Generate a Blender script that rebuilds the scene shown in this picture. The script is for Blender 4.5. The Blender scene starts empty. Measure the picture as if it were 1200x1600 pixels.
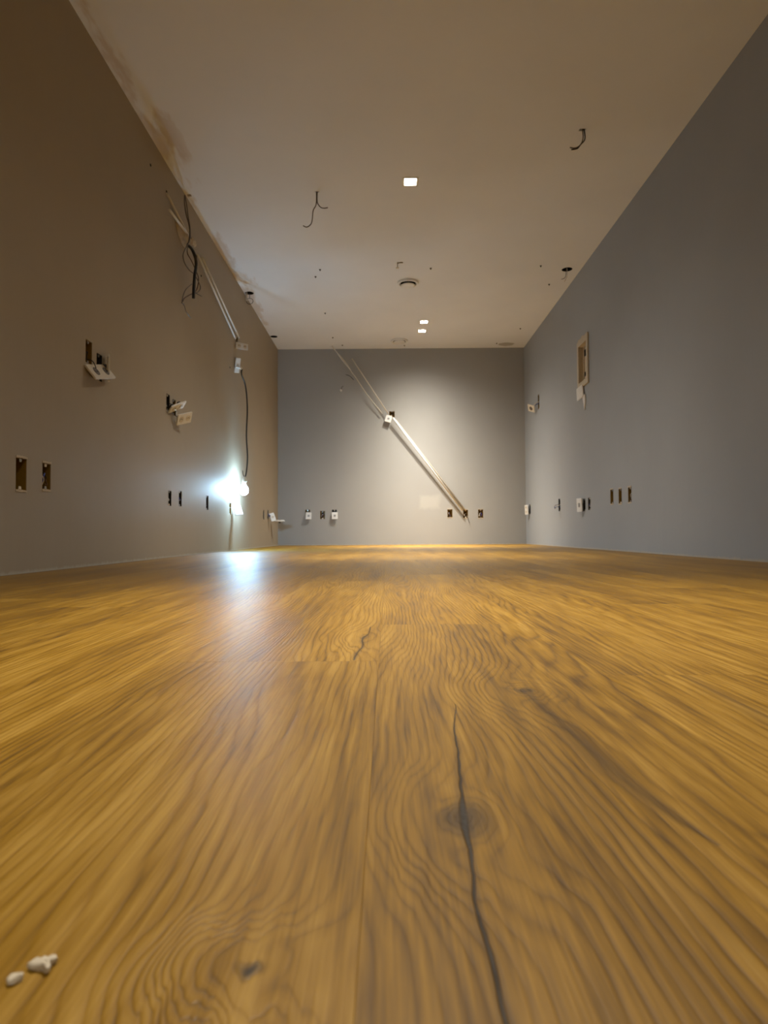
import bpy, bmesh, math, random
from mathutils import Vector, Matrix, Quaternion, noise as mnoise
PI = math.pi
sc = bpy.context.scene
random.seed(7)

# ------------------------------------------------------------------ camera, light, exposure
H = 2.5; XL = -1.3896; XR = 1.7473; YB = 8.09; YF = -2.4      # room: ceiling, left, right, far and near walls
CAM_H = 0.1444; F_PX = 1000.0
yaw, pit, rol = -0.00572, 0.03346, -0.00619
fw = Vector((math.sin(yaw)*math.cos(pit), math.cos(yaw)*math.cos(pit), math.sin(pit)))
r0 = Vector((math.cos(yaw), -math.sin(yaw), 0)); u0 = r0.cross(fw)
RT = math.cos(rol)*r0 + math.sin(rol)*u0; UP = -math.sin(rol)*r0 + math.cos(rol)*u0
cam = bpy.data.cameras.new('camera'); cam_o = bpy.data.objects.new('camera', cam)
sc.collection.objects.link(cam_o); sc.camera = cam_o
M = Matrix((RT, UP, -fw)).transposed().to_4x4(); M.translation = (0, 0, CAM_H)
cam_o.matrix_world = M
cam.sensor_fit = 'VERTICAL'; cam.sensor_height = 36; cam.lens = 36*F_PX/1600
cam.clip_start = 0.01; cam.clip_end = 60
cam.dof.use_dof = True; cam.dof.focus_distance = 1.0; cam.dof.aperture_fstop = 14

def at(px, py, axis, val):
    """metric point where the room plane (axis = val) is met"""
    d = fw + (px-600)/F_PX*RT - (py-800)/F_PX*UP
    t = (val - (0, 0, CAM_H)[axis])/d[axis]
    return Vector((0, 0, CAM_H)) + d*t

w = bpy.data.worlds.new('world'); sc.world = w; w.use_nodes = True
w.node_tree.nodes['Background'].inputs[0].default_value = (0.5, 0.45, 0.4, 1)
w.node_tree.nodes['Background'].inputs[1].default_value = 0.0
sc.view_settings.view_transform = 'Standard'; sc.view_settings.look = 'None'
sc.view_settings.exposure = 1.72; sc.view_settings.gamma = 1.0
sc.view_settings.use_curve_mapping = False
sc.cycles.use_denoising = True
sc.cycles.max_bounces = 10; sc.cycles.diffuse_bounces = 8; sc.cycles.sample_clamp_indirect = 4
DOWN_W = 165.0; DOWN_C = (1.0, 0.905, 0.765)
DOWN_ANGLE = math.radians(125)
BULB_W = 150.0; BULB_C = (0.42, 0.72, 1.0)

# ------------------------------------------------------------------ node helpers
def lin(c):
    return tuple((v/12.92 if v <= .04045 else ((v+.055)/1.055)**2.4) for v in [x/255 for x in c]) + (1,)
class NT:
    def __init__(s, name):
        s.m = bpy.data.materials.new(name); s.m.use_nodes = True
        s.t = s.m.node_tree; s.b = s.t.nodes['Principled BSDF']
    def n(s, kind, **kw):
        x = s.t.nodes.new('ShaderNode'+kind)
        for k, v in kw.items(): setattr(x, k, v)
        return x
    def put(s, sock, v):
        if hasattr(v, 'is_output'): s.t.links.new(v, sock)
        else: sock.default_value = v
    def math(s, op, a, b=None, c=None, clamp=False):
        x = s.n('Math', operation=op, use_clamp=clamp)
        for i, v in enumerate((a, b, c)):
            if v is not None: s.put(x.inputs[i], v)
        return x.outputs[0]
    def noise(s, vec, scale=1, detail=3, rough=.5, W=None, dist=0):
        x = s.n('TexNoise', noise_dimensions='3D' if W is None else '4D')
        s.put(x.inputs['Vector'], vec); x.inputs['Scale'].default_value = scale
        x.inputs['Detail'].default_value = detail; x.inputs['Roughness'].default_value = rough
        x.inputs['Distortion'].default_value = dist
        if W is not None: s.put(x.inputs['W'], W)
        return x.outputs[0]
    def vec(s, v, sx=1, sy=1, sz=1, loc=(0, 0, 0)):
        x = s.n('Mapping'); s.put(x.inputs[0], v)
        x.inputs['Scale'].default_value = (sx, sy, sz); x.inputs['Location'].default_value = loc
        return x.outputs[0]
    def mix(s, f, a, b, mode='MIX'):
        x = s.n('Mix', data_type='RGBA', blend_type=mode)
        s.put(x.inputs[0], f); s.put(x.inputs[6], a); s.put(x.inputs[7], b)
        return x.outputs[2]
    def ramp(s, f, stops, interp='LINEAR'):
        x = s.n('ValToRGB'); s.put(x.inputs[0], f); e = x.color_ramp.elements; x.color_ramp.interpolation = interp
        while len(e) > 1: e.remove(e[-1])
        e[0].position, e[0].color = stops[0]
        for p, c in stops[1:]:
            k = e.new(p); k.color = c
        return x.outputs[0]
    def rng(s, v, a, b, c=0., d=1., smooth=False):
        x = s.n('MapRange', interpolation_type='SMOOTHSTEP' if smooth else 'LINEAR')
        for i, q in enumerate((v, a, b, c, d)): s.put(x.inputs[i], q)
        return x.outputs[0]
    def bump(s, hgt, strength, dist):
        x = s.n('Bump'); x.inputs['Strength'].default_value = strength; x.inputs['Distance'].default_value = dist
        s.put(x.inputs['Height'], hgt); s.t.links.new(x.outputs[0], s.b.inputs['Normal'])
    def pos(s): return s.n('NewGeometry').outputs['Position']
    def xyz(s, v):
        x = s.n('SeparateXYZ'); s.put(x.inputs[0], v); return x.outputs
    def set(s, **kw):
        for k, v in kw.items(): s.put(s.b.inputs[k.replace('_', ' ')], v)
        return s.m

def plain(name, rgb, rough=.5, metal=0., var=.06, scale=60):
    q = NT(name); p = q.n('TexCoord').outputs['Object']
    c = lin(rgb); n = q.noise(p, scale, 3)
    d = tuple(max(0, v*(1-var*4)) for v in c[:3]) + (1,)
    return q.set(Base_Color=q.mix(q.rng(n, .3, .8, 0, .5), c, d), Roughness=rough, Metallic=metal)

# ------------------------------------------------------------------ wood
def wood(name, W=None, knots=(), cracks=(), tone=1.0, seedoff=0.0):
    q = NT(name); P = q.pos(); o = q.xyz(P); X, Y = o[0], o[1]
    if W is None:
        rnd = q.n('ObjectInfo').outputs['Random']; W = q.math('MULTIPLY', rnd, 61.0)
        tonev = q.rng(rnd, 0, 1, .63, .82)
    else: tonev = tone*.70
    vA = q.vec(P, 7.5, .95, 1); vB = q.vec(P, 26, 4.2, 1); vC = q.vec(P, 520, 14, 1); vD = q.vec(P, 10, 1.0, 1, (3.1, 7, 0))
    nA = q.noise(vA, 1, 1.0, .45, W); nB = q.noise(vB, 1, 2.5, .55, W)
    nJ = q.noise(q.vec(P, 90, 22, 1), 1, 2, .5, W)
    K = 125.0; kc = knots[0][0] if knots else 0.0
    Fv = q.math('MULTIPLY', q.math('SUBTRACT', X, kc), K)
    Fv = q.math('MULTIPLY_ADD', q.math('SUBTRACT', nA, .5), 22.0, Fv)
    Fv = q.math('MULTIPLY_ADD', q.math('SUBTRACT', nB, .5), 3.0, Fv)
    Fv = q.math('MULTIPLY_ADD', nJ, .55, Fv)
    kdark = None
    for (kx, ky, sx, sy, amp, core) in knots:
        wx = q.math('MULTIPLY_ADD', q.math('SUBTRACT', nB, .5), .030, q.math('SUBTRACT', X, kx))
        wy = q.math('MULTIPLY_ADD', q.math('SUBTRACT', nJ, .5), .030, q.math('SUBTRACT', Y, ky))
        a = q.math('DIVIDE', wx, sx); b = q.math('DIVIDE', wy, sy)
        r2 = q.math('ADD', q.math('MULTIPLY', a, a), q.math('MULTIPLY', b, b))
        r = q.math('SQRT', r2)
        g = q.math('POWER', 2.718, q.math('MULTIPLY', r2, -0.8))
        Fv = q.math('SUBTRACT', Fv, K*(kx-kc)); kc = kx
        rings = q.math('MULTIPLY_ADD', r, amp, q.math('MULTIPLY', nB, 2.2))
        Fv = q.math('ADD', q.math('MULTIPLY', Fv, q.math('SUBTRACT', 1.0, g)), q.math('MULTIPLY', rings, g))
        d = q.math('MULTIPLY', q.rng(r, core*1.3, core*.15, 0, 1, True), q.rng(nJ, .3, .6, .6, 1))
        kdark = d if kdark is None else q.math('MAXIMUM', kdark, d)
    fr = q.math('FRACT', Fv)
    line = q.ramp(fr, [(0, (.0,)*3+(1,)), (.12, (.55,)*3+(1,)), (.45, (.95,)*3+(1,)), (.78, (.62,)*3+(1,)), (.95, (.06,)*3+(1,)), (1, (0,)*3+(1,))])
    vis = q.rng(q.noise(q.vec(P, 14, 2.2, 1, (9, 2, 0)), 1, 2, .6, W), .30, .66, .35, 1.0)
    line = q.math('ADD', q.math('MULTIPLY', line, vis), q.math('MULTIPLY', q.math('SUBTRACT', 1, vis), .60))
    fib = q.noise(vC, 1, 3, .6, W)
    mid = q.noise(q.vec(P, 70, 6, 1), 1, 4, .65, W)
    big = q.noise(vD, 1, 2, .5, W)
    v = q.math('MULTIPLY', line, .19)
    v = q.math('MULTIPLY_ADD', fib, .36, v)
    v = q.math('MULTIPLY_ADD', mid, .56, v)
    v = q.math('MULTIPLY_ADD', big, .45, v)
    t = q.rng(v, .51, 1.01)
    col = q.ramp(t, [(0, lin((70, 48, 18))), (.3, lin((112, 83, 34))), (.6, lin((148, 114, 54))), (1, lin((182, 148, 84)))])
    # long dark mineral streaks
    st = q.noise(q.vec(P, 30, .8, 1, (1, 5, 0)), 1, 3, .6, W)
    col = q.mix(q.rng(st, .60, .72, 0, .55), col, lin((66, 46, 22)))
    if kdark is not None: col = q.mix(q.math('MULTIPLY', kdark, .95), col, lin((30, 19, 9)))
    hgt = q.math('ADD', q.math('MULTIPLY', line, .6), q.math('MULTIPLY', fib, .55))
    for pts, wid, hk in cracks:
        y0, y1 = pts[0][1], pts[-1][1]; xs = [p[0] for p in pts]; x0, x1 = min(xs)-.01, max(xs)+.01
        def curve(vals):
            c = q.n('FloatCurve'); cu = c.mapping.curves[0]
            for i, (yy, vv) in enumerate(vals):
                if i == 0: cu.points[0].location = (yy, vv)
                elif i == len(vals)-1: cu.points[-1].location = (yy, vv)
                else: cu.points.new(yy, vv)
            c.mapping.update(); q.put(c.inputs['Value'], yn); return c.outputs[0]
        yn = q.rng(Y, y0, y1)
        wn = q.rng(mid, .3, .7, .45, 1.35)
        cx = q.math('MULTIPLY_ADD', curve([((p[1]-y0)/(y1-y0), (p[0]-x0)/(x1-x0)) for p in pts]), x1-x0, x0)
        cw = q.math('MULTIPLY', curve([((p[1]-y0)/(y1-y0), ww) for p, ww in zip(pts, wid)]), q.math('MULTIPLY', wn, .005))
        dx = q.math('ABSOLUTE', q.math('MULTIPLY_ADD', q.math('SUBTRACT', nJ, .5), .006, q.math('SUBTRACT', X, cx)))
        inn = q.math('MULTIPLY', q.math('GREATER_THAN', Y, y0), q.math('LESS_THAN', Y, y1))
        soft = q.math('MULTIPLY', q.rng(q.math('DIVIDE', dx, cw), 4.0, .5, 0, .45, True), inn)
        hard = q.math('MULTIPLY', q.rng(q.math('DIVIDE', dx, cw), 1.0, .3, 0, .9*hk, True), inn)
        col = q.mix(soft, col, lin((56, 38, 18)))
        col = q.mix(hard, col, lin((18, 12, 8)))
        hgt = q.math('SUBTRACT', hgt, hard)
    col = q.mix(1.0, col, col) if False else col
    hs = q.n('HueSaturation'); q.put(hs.inputs['Color'], col); q.put(hs.inputs['Value'], tonev); hs.inputs['Saturation'].default_value = 1.14
    q.bump(hgt, .55, .0007)
    rough = q.math('MULTIPLY_ADD', mid, .24, .33)
    return q.set(Base_Color=hs.outputs[0], Roughness=rough, Specular_IOR_Level=.5)

# ------------------------------------------------------------------ walls and ceiling paint
def wall_paint(name, rgb, edge=True, blotch=False):
    q = NT(name); P = q.pos(); o = q.xyz(P)
    c = lin(rgb)
    big = q.noise(P, 1.1, 3, .5)
    col = q.mix(q.rng(big, .35, .7), c, tuple(v*.92 for v in c[:3])+(1,))
    if edge:   # bare filler left along the floor and a little in the upper joint
        nz = q.noise(q.vec(P, 26, 26, 6), 1, 4, .7)
        m = q.rng(q.math('SUBTRACT', q.math('MULTIPLY', nz, .030), o[2]), .0, .012)
        col = q.mix(m, col, lin((176, 170, 158)))
    if blotch:   # bright square of light painted into the wall colour, left of the conduit foot
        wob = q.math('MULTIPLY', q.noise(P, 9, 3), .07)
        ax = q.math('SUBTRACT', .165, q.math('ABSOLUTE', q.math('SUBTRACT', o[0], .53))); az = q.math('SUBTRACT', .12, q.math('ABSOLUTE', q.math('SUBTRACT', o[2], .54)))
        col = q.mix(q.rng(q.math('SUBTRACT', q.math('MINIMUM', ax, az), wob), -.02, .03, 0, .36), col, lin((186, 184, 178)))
    grain = q.noise(P, 420, 2, .6); tr = q.noise(q.vec(P, 5, 5, 1.2), 1, 4, .55)
    q.bump(q.math('ADD', q.math('MULTIPLY', grain, .35), q.math('MULTIPLY', tr, 3.0)), .5, .0025)
    return q.set(Base_Color=col, Roughness=.62, Specular_IOR_Level=.35)

def ceiling_paint():
    q = NT('ceiling_paint'); P = q.pos(); o = q.xyz(P)
    c = lin((226, 229, 234)); big = q.noise(P, 1.3, 3, .5)
    col = q.mix(q.rng(big, .35, .7), c, tuple(v*.94 for v in c[:3])+(1,))
    n1 = q.noise(q.vec(P, 5, 1.4, 1), 1, 4, .65)
    lim = q.math('MULTIPLY_ADD', q.rng(n1, .42, .66), .24, XL-.03)
    m = q.rng(q.math('SUBTRACT', lim, o[0]), -.03, .10, 0, 1, True)
    yfade = q.rng(o[1], 3.0, 3.3)
    col = q.mix(q.math('MULTIPLY', m, .42), col, lin((172, 138, 88)))
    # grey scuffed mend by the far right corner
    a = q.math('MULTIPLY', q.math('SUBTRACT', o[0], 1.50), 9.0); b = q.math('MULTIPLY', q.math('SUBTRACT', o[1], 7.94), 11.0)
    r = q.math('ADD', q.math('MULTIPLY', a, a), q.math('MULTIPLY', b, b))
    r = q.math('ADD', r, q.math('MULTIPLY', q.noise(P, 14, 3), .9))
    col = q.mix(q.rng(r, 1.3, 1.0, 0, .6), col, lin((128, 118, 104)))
    q.bump(q.math('ADD', q.math('MULTIPLY', q.noise(P, 380, 2, .6), .35), q.math('MULTIPLY', q.noise(P, 3, 3), 2.0)), .5, .0022)
    return q.set(Base_Color=col, Roughness=.7, Specular_IOR_Level=.25)

M_LEFT = wall_paint('paint_left', (160, 149, 131)); M_BACK = wall_paint('paint_grey', (158, 158, 156), blotch=True)
M_RIGHT = wall_paint('paint_cool_grey', (154, 159, 165)); M_CEIL = ceiling_paint()
M_YEL = plain('ochre_plastic', (128, 100, 34), .45); M_DARK = plain('charcoal_plastic', (40, 38, 36), .5)
M_BLK = plain('black_rubber', (22, 20, 19), .45); M_WHT = plain('white_plastic', (226, 226, 224), .35)
M_OFF = plain('ivory_sheath', (214, 206, 190), .4); M_BLUE = plain('blue_wire', (60, 80, 170), .4)
M_RED = plain('brown_wire', (84, 58, 42), .45); M_GRY = plain('grey_wire', (96, 88, 82), .45)
M_PLS = plain('raw_plaster', (196, 182, 160), .9, var=.1, scale=40); M_BRASS = plain('brass', (190, 140, 60), .3, .9)
M_MET = plain('zinc_metal', (150, 148, 142), .35, .9); M_WMET = plain('white_enamel', (220, 218, 212), .4)
M_MARK = plain('pale_grey_plastic', (150, 150, 150), .4); M_HOLE = plain('void_dark', (16, 13, 10), .9); M_SUB = plain('cement_screed', (110, 104, 96), .9)
M_CREAM = plain('painted_board', (188, 178, 158), .6); M_PENT = plain('cavity_cream', (204, 188, 162), .7)
def emit(name, rgb, s):
    q = NT(name); return q.set(Base_Color=(1, 1, 1, 1), Emission_Color=rgb+(1,), Emission_Strength=s)
M_LED = emit('led_diffuser', (1.0, .90, .74), 14); M_BULB = emit('bulb_glow', (.62, .84, 1.0), 40)

# ------------------------------------------------------------------ mesh helpers
def obj(name, bm, mat, parent=None, smooth=False, inv=None):
    me = bpy.data.meshes.new(name); bm.to_mesh(me); bm.free()
    for m in (mat if isinstance(mat, (list, tuple)) else [mat]): me.materials.append(m)
    if smooth:
        for p in me.polygons: p.use_smooth = True
    o = bpy.data.objects.new(name, me); sc.collection.objects.link(o)
    if parent: o.parent = parent
    return o
def tag(o, label, cat, group=None, kind=None):
    o['label'] = label; o['category'] = cat
    if group: o['group'] = group
    if kind: o['kind'] = kind
    return o
def struct(o, label=None):
    o['kind'] = 'structure'
    if label: o['label'] = label
    return o
def empty(name, label, cat, mtx, group=None):
    o = bpy.data.objects.new(name, None); sc.collection.objects.link(o); o.empty_display_size = .05
    o.matrix_world = mtx; return tag(o, label, cat, group)
def box(bm, c, s, mtx=None):
    x, y, z = [v/2 for v in s]
    vs = []
    for dx, dy, dz in [(-x,-y,-z),(x,-y,-z),(x,y,-z),(-x,y,-z),(-x,-y,z),(x,-y,z),(x,y,z),(-x,y,z)]:
        p = Vector((c[0]+dx, c[1]+dy, c[2]+dz)); vs.append(bm.verts.new(mtx @ p if mtx else p))
    for f in [(0,3,2,1),(4,5,6,7),(0,1,5,4),(1,2,6,5),(2,3,7,6),(3,0,4,7)]: bm.faces.new([vs[i] for i in f])
    return vs
def bevel(bm, w_, seg=1):
    bmesh.ops.bevel(bm, geom=list(bm.edges), offset=w_, segments=seg, affect='EDGES', clamp_overlap=True); return bm
def spline(pts, n=6):
    pts = [Vector(p) for p in pts]; P = [pts[0]]+pts+[pts[-1]]; out = []
    for i in range(1, len(P)-2):
        a, b, c, d = P[i-1:i+3]
        for k in range(n):
            t = k/n
            out.append(.5*((2*b)+(c-a)*t+(2*a-5*b+4*c-d)*t*t+(3*b-a-3*c+d)*t**3))
    return out+[pts[-1]]
def tube(bm, pts, r, seg=8, smooth=True):
    pts = spline(pts) if smooth and len(pts) > 2 else [Vector(p) for p in pts]
    rings = []; up = Vector((.13, .31, .94)).normalized()
    for i, p in enumerate(pts):
        t = (pts[min(i+1, len(pts)-1)]-pts[max(i-1, 0)]).normalized()
        a = t.cross(up)
        if a.length < .1: a = t.cross(Vector((1, 0, 0)))
        a.normalize(); b = t.cross(a)
        rings.append([bm.verts.new(p+a*r*math.cos(k*2*PI/seg)+b*r*math.sin(k*2*PI/seg)) for k in range(seg)])
    for A, B in zip(rings, rings[1:]):
        for k in range(seg): bm.faces.new((A[k], A[(k+1) % seg], B[(k+1) % seg], B[k]))
    bm.faces.new(rings[0][::-1]); bm.faces.new(rings[-1])
def lathe(bm, prof, seg=48, close=False):
    rings = []
    for r, z in prof:
        if r < 1e-6: rings.append([bm.verts.new((0, 0, z))])
        else: rings.append([bm.verts.new((r*math.cos(k*2*PI/seg), r*math.sin(k*2*PI/seg), z)) for k in range(seg)])
    for A, B in zip(rings, rings[1:]):
        for k in range(seg):
            if len(A) == 1: bm.faces.new((A[0], B[(k+1) % seg], B[k]))
            elif len(B) == 1: bm.faces.new((A[k], A[(k+1) % seg], B[0]))
            else: bm.faces.new((A[k], A[(k+1) % seg], B[(k+1) % seg], B[k]))
    bmesh.ops.recalc_face_normals(bm, faces=bm.faces)
def prism(bm, outline, y0, y1):
    """outline in x,z extruded from y0 to y1"""
    a = [bm.verts.new((x, y0, z)) for x, z in outline]; b = [bm.verts.new((x, y1, z)) for x, z in outline]
    n = len(a); bm.faces.new(a); bm.faces.new(b[::-1])
    for i in range(n): bm.faces.new((a[i], b[i], b[(i+1) % n], a[(i+1) % n]))
    bmesh.ops.recalc_face_normals(bm, faces=bm.faces)
def rrect(w_, h_, r, n=4):
    out = []
    for cx, cz, a0 in ((w_/2-r, h_/2-r, 0), (-w_/2+r, h_/2-r, PI/2), (-w_/2+r, -h_/2+r, PI), (w_/2-r, -h_/2+r, 1.5*PI)):
        for k in range(n+1):
            a = a0+k*PI/2/n; out.append((cx+r*math.cos(a), cz+r*math.sin(a)))
    return out

def holed_slab(bm, u0_, u1_, v0_, v1_, holes, thick, conv, rounds=()):
    """slab with rectangular openings (u,v,w,h) and round ones (u,v,r); conv(u,v,d) -> point, d into the wall"""
    rects = [(a-w_/2, a+w_/2, b-h_/2, b+h_/2) for a, b, w_, h_ in holes]+[(a-r, a+r, b-r, b+r) for a, b, r in rounds]
    us = sorted({u0_, u1_} | {x for r in rects for x in r[:2]}); vs = sorted({v0_, v1_} | {x for r in rects for x in r[2:]})
    cache = {}
    def V(i, j, d):
        k = (i, j, d)
        if k not in cache: cache[k] = bm.verts.new(conv(us[i], vs[j], d))
        return cache[k]
    def solid(i, j):
        if not (0 <= i < len(us)-1 and 0 <= j < len(vs)-1): return False
        cu, cv = (us[i]+us[i+1])/2, (vs[j]+vs[j+1])/2
        return not any(r[0] < cu < r[1] and r[2] < cv < r[3] for r in rects)
    for i in range(len(us)-1):
        for j in range(len(vs)-1):
            if not solid(i, j): continue
            bm.faces.new((V(i, j, 0), V(i+1, j, 0), V(i+1, j+1, 0), V(i, j+1, 0)))
            bm.faces.new((V(i, j, thick), V(i, j+1, thick), V(i+1, j+1, thick), V(i+1, j, thick)))
            for di, dj, a, b in ((-1, 0, (0, 0), (0, 1)), (1, 0, (1, 1), (1, 0)), (0, -1, (1, 0), (0, 0)), (0, 1, (0, 1), (1, 1))):
                if not solid(i+di, j+dj):
                    bm.faces.new((V(i+a[0], j+a[1], 0), V(i+b[0], j+b[1], 0), V(i+b[0], j+b[1], thick), V(i+a[0], j+a[1], thick)))
    for a, b, r in rounds:
        n = 32; ci = []; sq = []; ci2 = []; sq2 = []
        for k in range(n):
            t = k*2*PI/n+PI/4; c, s = math.cos(t), math.sin(t); m = max(abs(c), abs(s))
            rr = r*.985
            ci.append(bm.verts.new(conv(a+rr*c, b+rr*s, 0))); sq.append(bm.verts.new(conv(a+r*c/m, b+r*s/m, 0)))
            ci2.append(bm.verts.new(conv(a+rr*c, b+rr*s, thick))); sq2.append(bm.verts.new(conv(a+r*c/m, b+r*s/m, thick)))
        for k in range(n):
            j = (k+1) % n
            bm.faces.new((ci[k], sq[k], sq[j], ci[j])); bm.faces.new((ci2[k], ci2[j], sq2[j], sq2[k]))
            bm.faces.new((ci[k], ci[j], ci2[j], ci2[k])).material_index = 1
    bmesh.ops.recalc_face_normals(bm, faces=bm.faces)

# ------------------------------------------------------------------ positions measured on the room's planes
# boxes: wall, along, z, width, height
BX = {
 'L_a': (2.415, .378, .072, .122), 'L_b': (2.595, .385, .064, .108), 'L_c': (2.952, .998, .064, .108), 'L_d': (3.062, .955, .060, .130),
 'L_e': (4.030, .985, .062, .104), 'L_f': (4.145, .975, .060, .104), 'L_g': (4.073, .377, .058, .098), 'L_h': (4.277, .386, .060, .104),
 'L_i': (4.920, .389, .064, .110), 'L_j': (5.640, .370, .066, .108), 'L_k': (7.160, .363, .060, .110), 'L_l': (7.420, .372, .060, .110),
 'L_m': (5.840, 1.708, .070, .128), 'L_n': (5.880, 1.935, .074, .100), 'L_o': (4.610, 2.165, .050, .060),
 'R_a': (7.340, 1.650, .066, .170), 'R_b': (7.860, .430, .062, .120), 'R_c': (6.515, .423, .066, .128), 'R_d': (5.690, .387, .066, .112),
 'R_e': (5.550, .390, .064, .108), 'R_f': (4.990, .420, .068, .112), 'R_g': (4.812, .413, .066, .112), 'R_h': (4.621, .413, .064, .110),
 'B_a': (-1.012, .400, .062, .102), 'B_b': (-.824, .382, .062, .104), 'B_c': (-.674, .398, .062, .102), 'B_d': (.787, .393, .064, .104),
 'B_e': (.985, .385, .060, .104), 'B_f': (1.175, .387, .064, .108), 'B_g': (.062, 1.655, .070, .080)}
PANEL = (5.64, 1.650, .230, .340)      # cavity behind the panel frame in the right wall
def hl(k): return [v for n_, v in BX.items() if n_[0] == k]

# ------------------------------------------------------------------ floor: screed slab with planks as parts
bm = bmesh.new(); box(bm, ((XL+XR)/2, (YB+YF)/2, -.029), (XR-XL+.2, YB-YF+.2, .05))
floor = struct(obj('floor', bm, M_SUB), 'brown oak floor of long planks running towards the far wall')
PW = .229; S0 = -.011; PL = 1.22; PT = .004
W_GEN = wood('oak_plank')
W_A = wood('oak_plank_knotty', W=3.7, tone=1.0,
    knots=[(.037, .327, .030, .046, 8.0, .50), (.126, .590, .038, .055, 7.0, .22)],
    cracks=[([(.033, .16), (.0345, .215), (.0335, .247), (.036, .290), (.037, .327), (.040, .36), (.044, .42), (.056, .546)], [.32, .26, .24, .20, .55, .28, .18, .04], 1),
            ([(.150, .30), (.140, .36), (.134, .42), (.130, .50), (.126, .545), (.122, .585), (.108, .60), (.100, .605)], [.10, .50, .9, .7, .45, .40, .2, .05], .25)])
W_B = wood('oak_plank_pale_knot', W=11.3, tone=1.0, knots=[(-.046, .2195, .024, .019, 4.5, .24)])
W_C = wood('oak_plank_split', W=20.9, tone=1.06, knots=[(-.034, .90, .030, .09, 5.0, .10)],
    cracks=[([(-.040, .735), (-.038, .78), (-.033, .83), (-.036, .874), (-.029, .93), (-.027, 1.0)], [.12, .3, .22, .45, .2, .05], .8)])
meshes = {}
def plank_mesh(wd, ln):
    k = (round(wd, 4), round(ln, 4))
    if k not in meshes:
        b = bmesh.new(); box(b, (0, 0, 0), (wd-.00005, ln-.00008, PT)); bevel(b, .00014)
        me = bpy.data.meshes.new('plank'); b.to_mesh(me); b.free(); me.materials.append(W_GEN); meshes[k] = me
    return meshes[k]
rr = random.Random(5)
offs = {0: -.20, -1: -.49}
for k in range(-6, 8):
    x0 = max(S0+k*PW, XL+.003); x1 = min(S0+(k+1)*PW, XR-.003)
    if x1-x0 < .02: continue
    off = offs.get(k, -rr.uniform(0, PL)); y = off
    while y > YF: y -= PL
    while y < YB-.003:
        a, b_ = max(y, YF+.003), min(y+PL, YB-.003)
        if b_-a > .02:
            o = bpy.data.objects.new('plank', plank_mesh(x1-x0, b_-a)); sc.collection.objects.link(o); o.parent = floor
            o.location = ((x0+x1)/2, (a+b_)/2, -PT/2)
            if k in (0, -1):
                mat = None
                if k == 0 and a < .3 < b_: mat, lb = W_A, 'knotty plank with a long dark split'
                if k == -1 and a < .2 < b_: mat, lb = W_B, 'plank with one small dark knot'
                if k == -1 and a < .9 < b_: mat, lb = W_C, 'plank with a short forked split'
                if mat:
                    o.data = o.data.copy(); o.data.materials[0] = mat; o['label'] = lb
        y += PL

# ------------------------------------------------------------------ room shell
TH = .12
bm = bmesh.new(); holed_slab(bm, YF, YB, 0, H, hl('L'), TH, lambda u, v, d: (XL-d, u, v))
struct(obj('wall_left', bm, M_LEFT), 'warm beige grey plastered wall with bare outlet boxes and a work lamp')
bm = bmesh.new(); holed_slab(bm, YF, YB, 0, H, hl('R')+[PANEL], TH, lambda u, v, d: (XR+d, u, v))
struct(obj('wall_right', bm, M_RIGHT), 'cool grey plastered wall with the panel box')
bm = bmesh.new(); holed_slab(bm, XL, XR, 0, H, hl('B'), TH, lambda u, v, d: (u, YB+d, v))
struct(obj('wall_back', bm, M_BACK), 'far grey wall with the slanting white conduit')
bm = bmesh.new(); box(bm, ((XL+XR)/2, YF-TH/2, H/2), (XR-XL, TH, H))
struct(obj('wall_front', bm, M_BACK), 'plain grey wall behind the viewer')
LIGHTS = [(.166, 4.217), (.419, 7.072), (.415, 7.388), (.16, 1.25), (.16, -1.5)]
LW = .100
CR = [(-1.338, 6.172, .043), (-1.345, 7.557, .043), (1.622, 5.673, .047)]
VENTS = [(.205, 5.935, .098), (.156, 7.749, .105)]
CS = [(-.474, 4.334, .030, .012), (1.155, 3.680, .036, .022), (-.690, 7.95, .03, .012), (-1.365, 4.362, .030, .030)]
bm = bmesh.new()
holed_slab(bm, XL-.1, XR+.1, YF-.1, YB+.1, [(x, y, LW, LW) for x, y in LIGHTS]+CS, .02, lambda u, v, d: (u, v, H+d),
           rounds=CR+[(x, y, r*.78) for x, y, r in VENTS])
ceiling = struct(obj('ceiling', bm, [M_CEIL, M_HOLE]), 'off-white ceiling with square downlights and loose wires')

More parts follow.
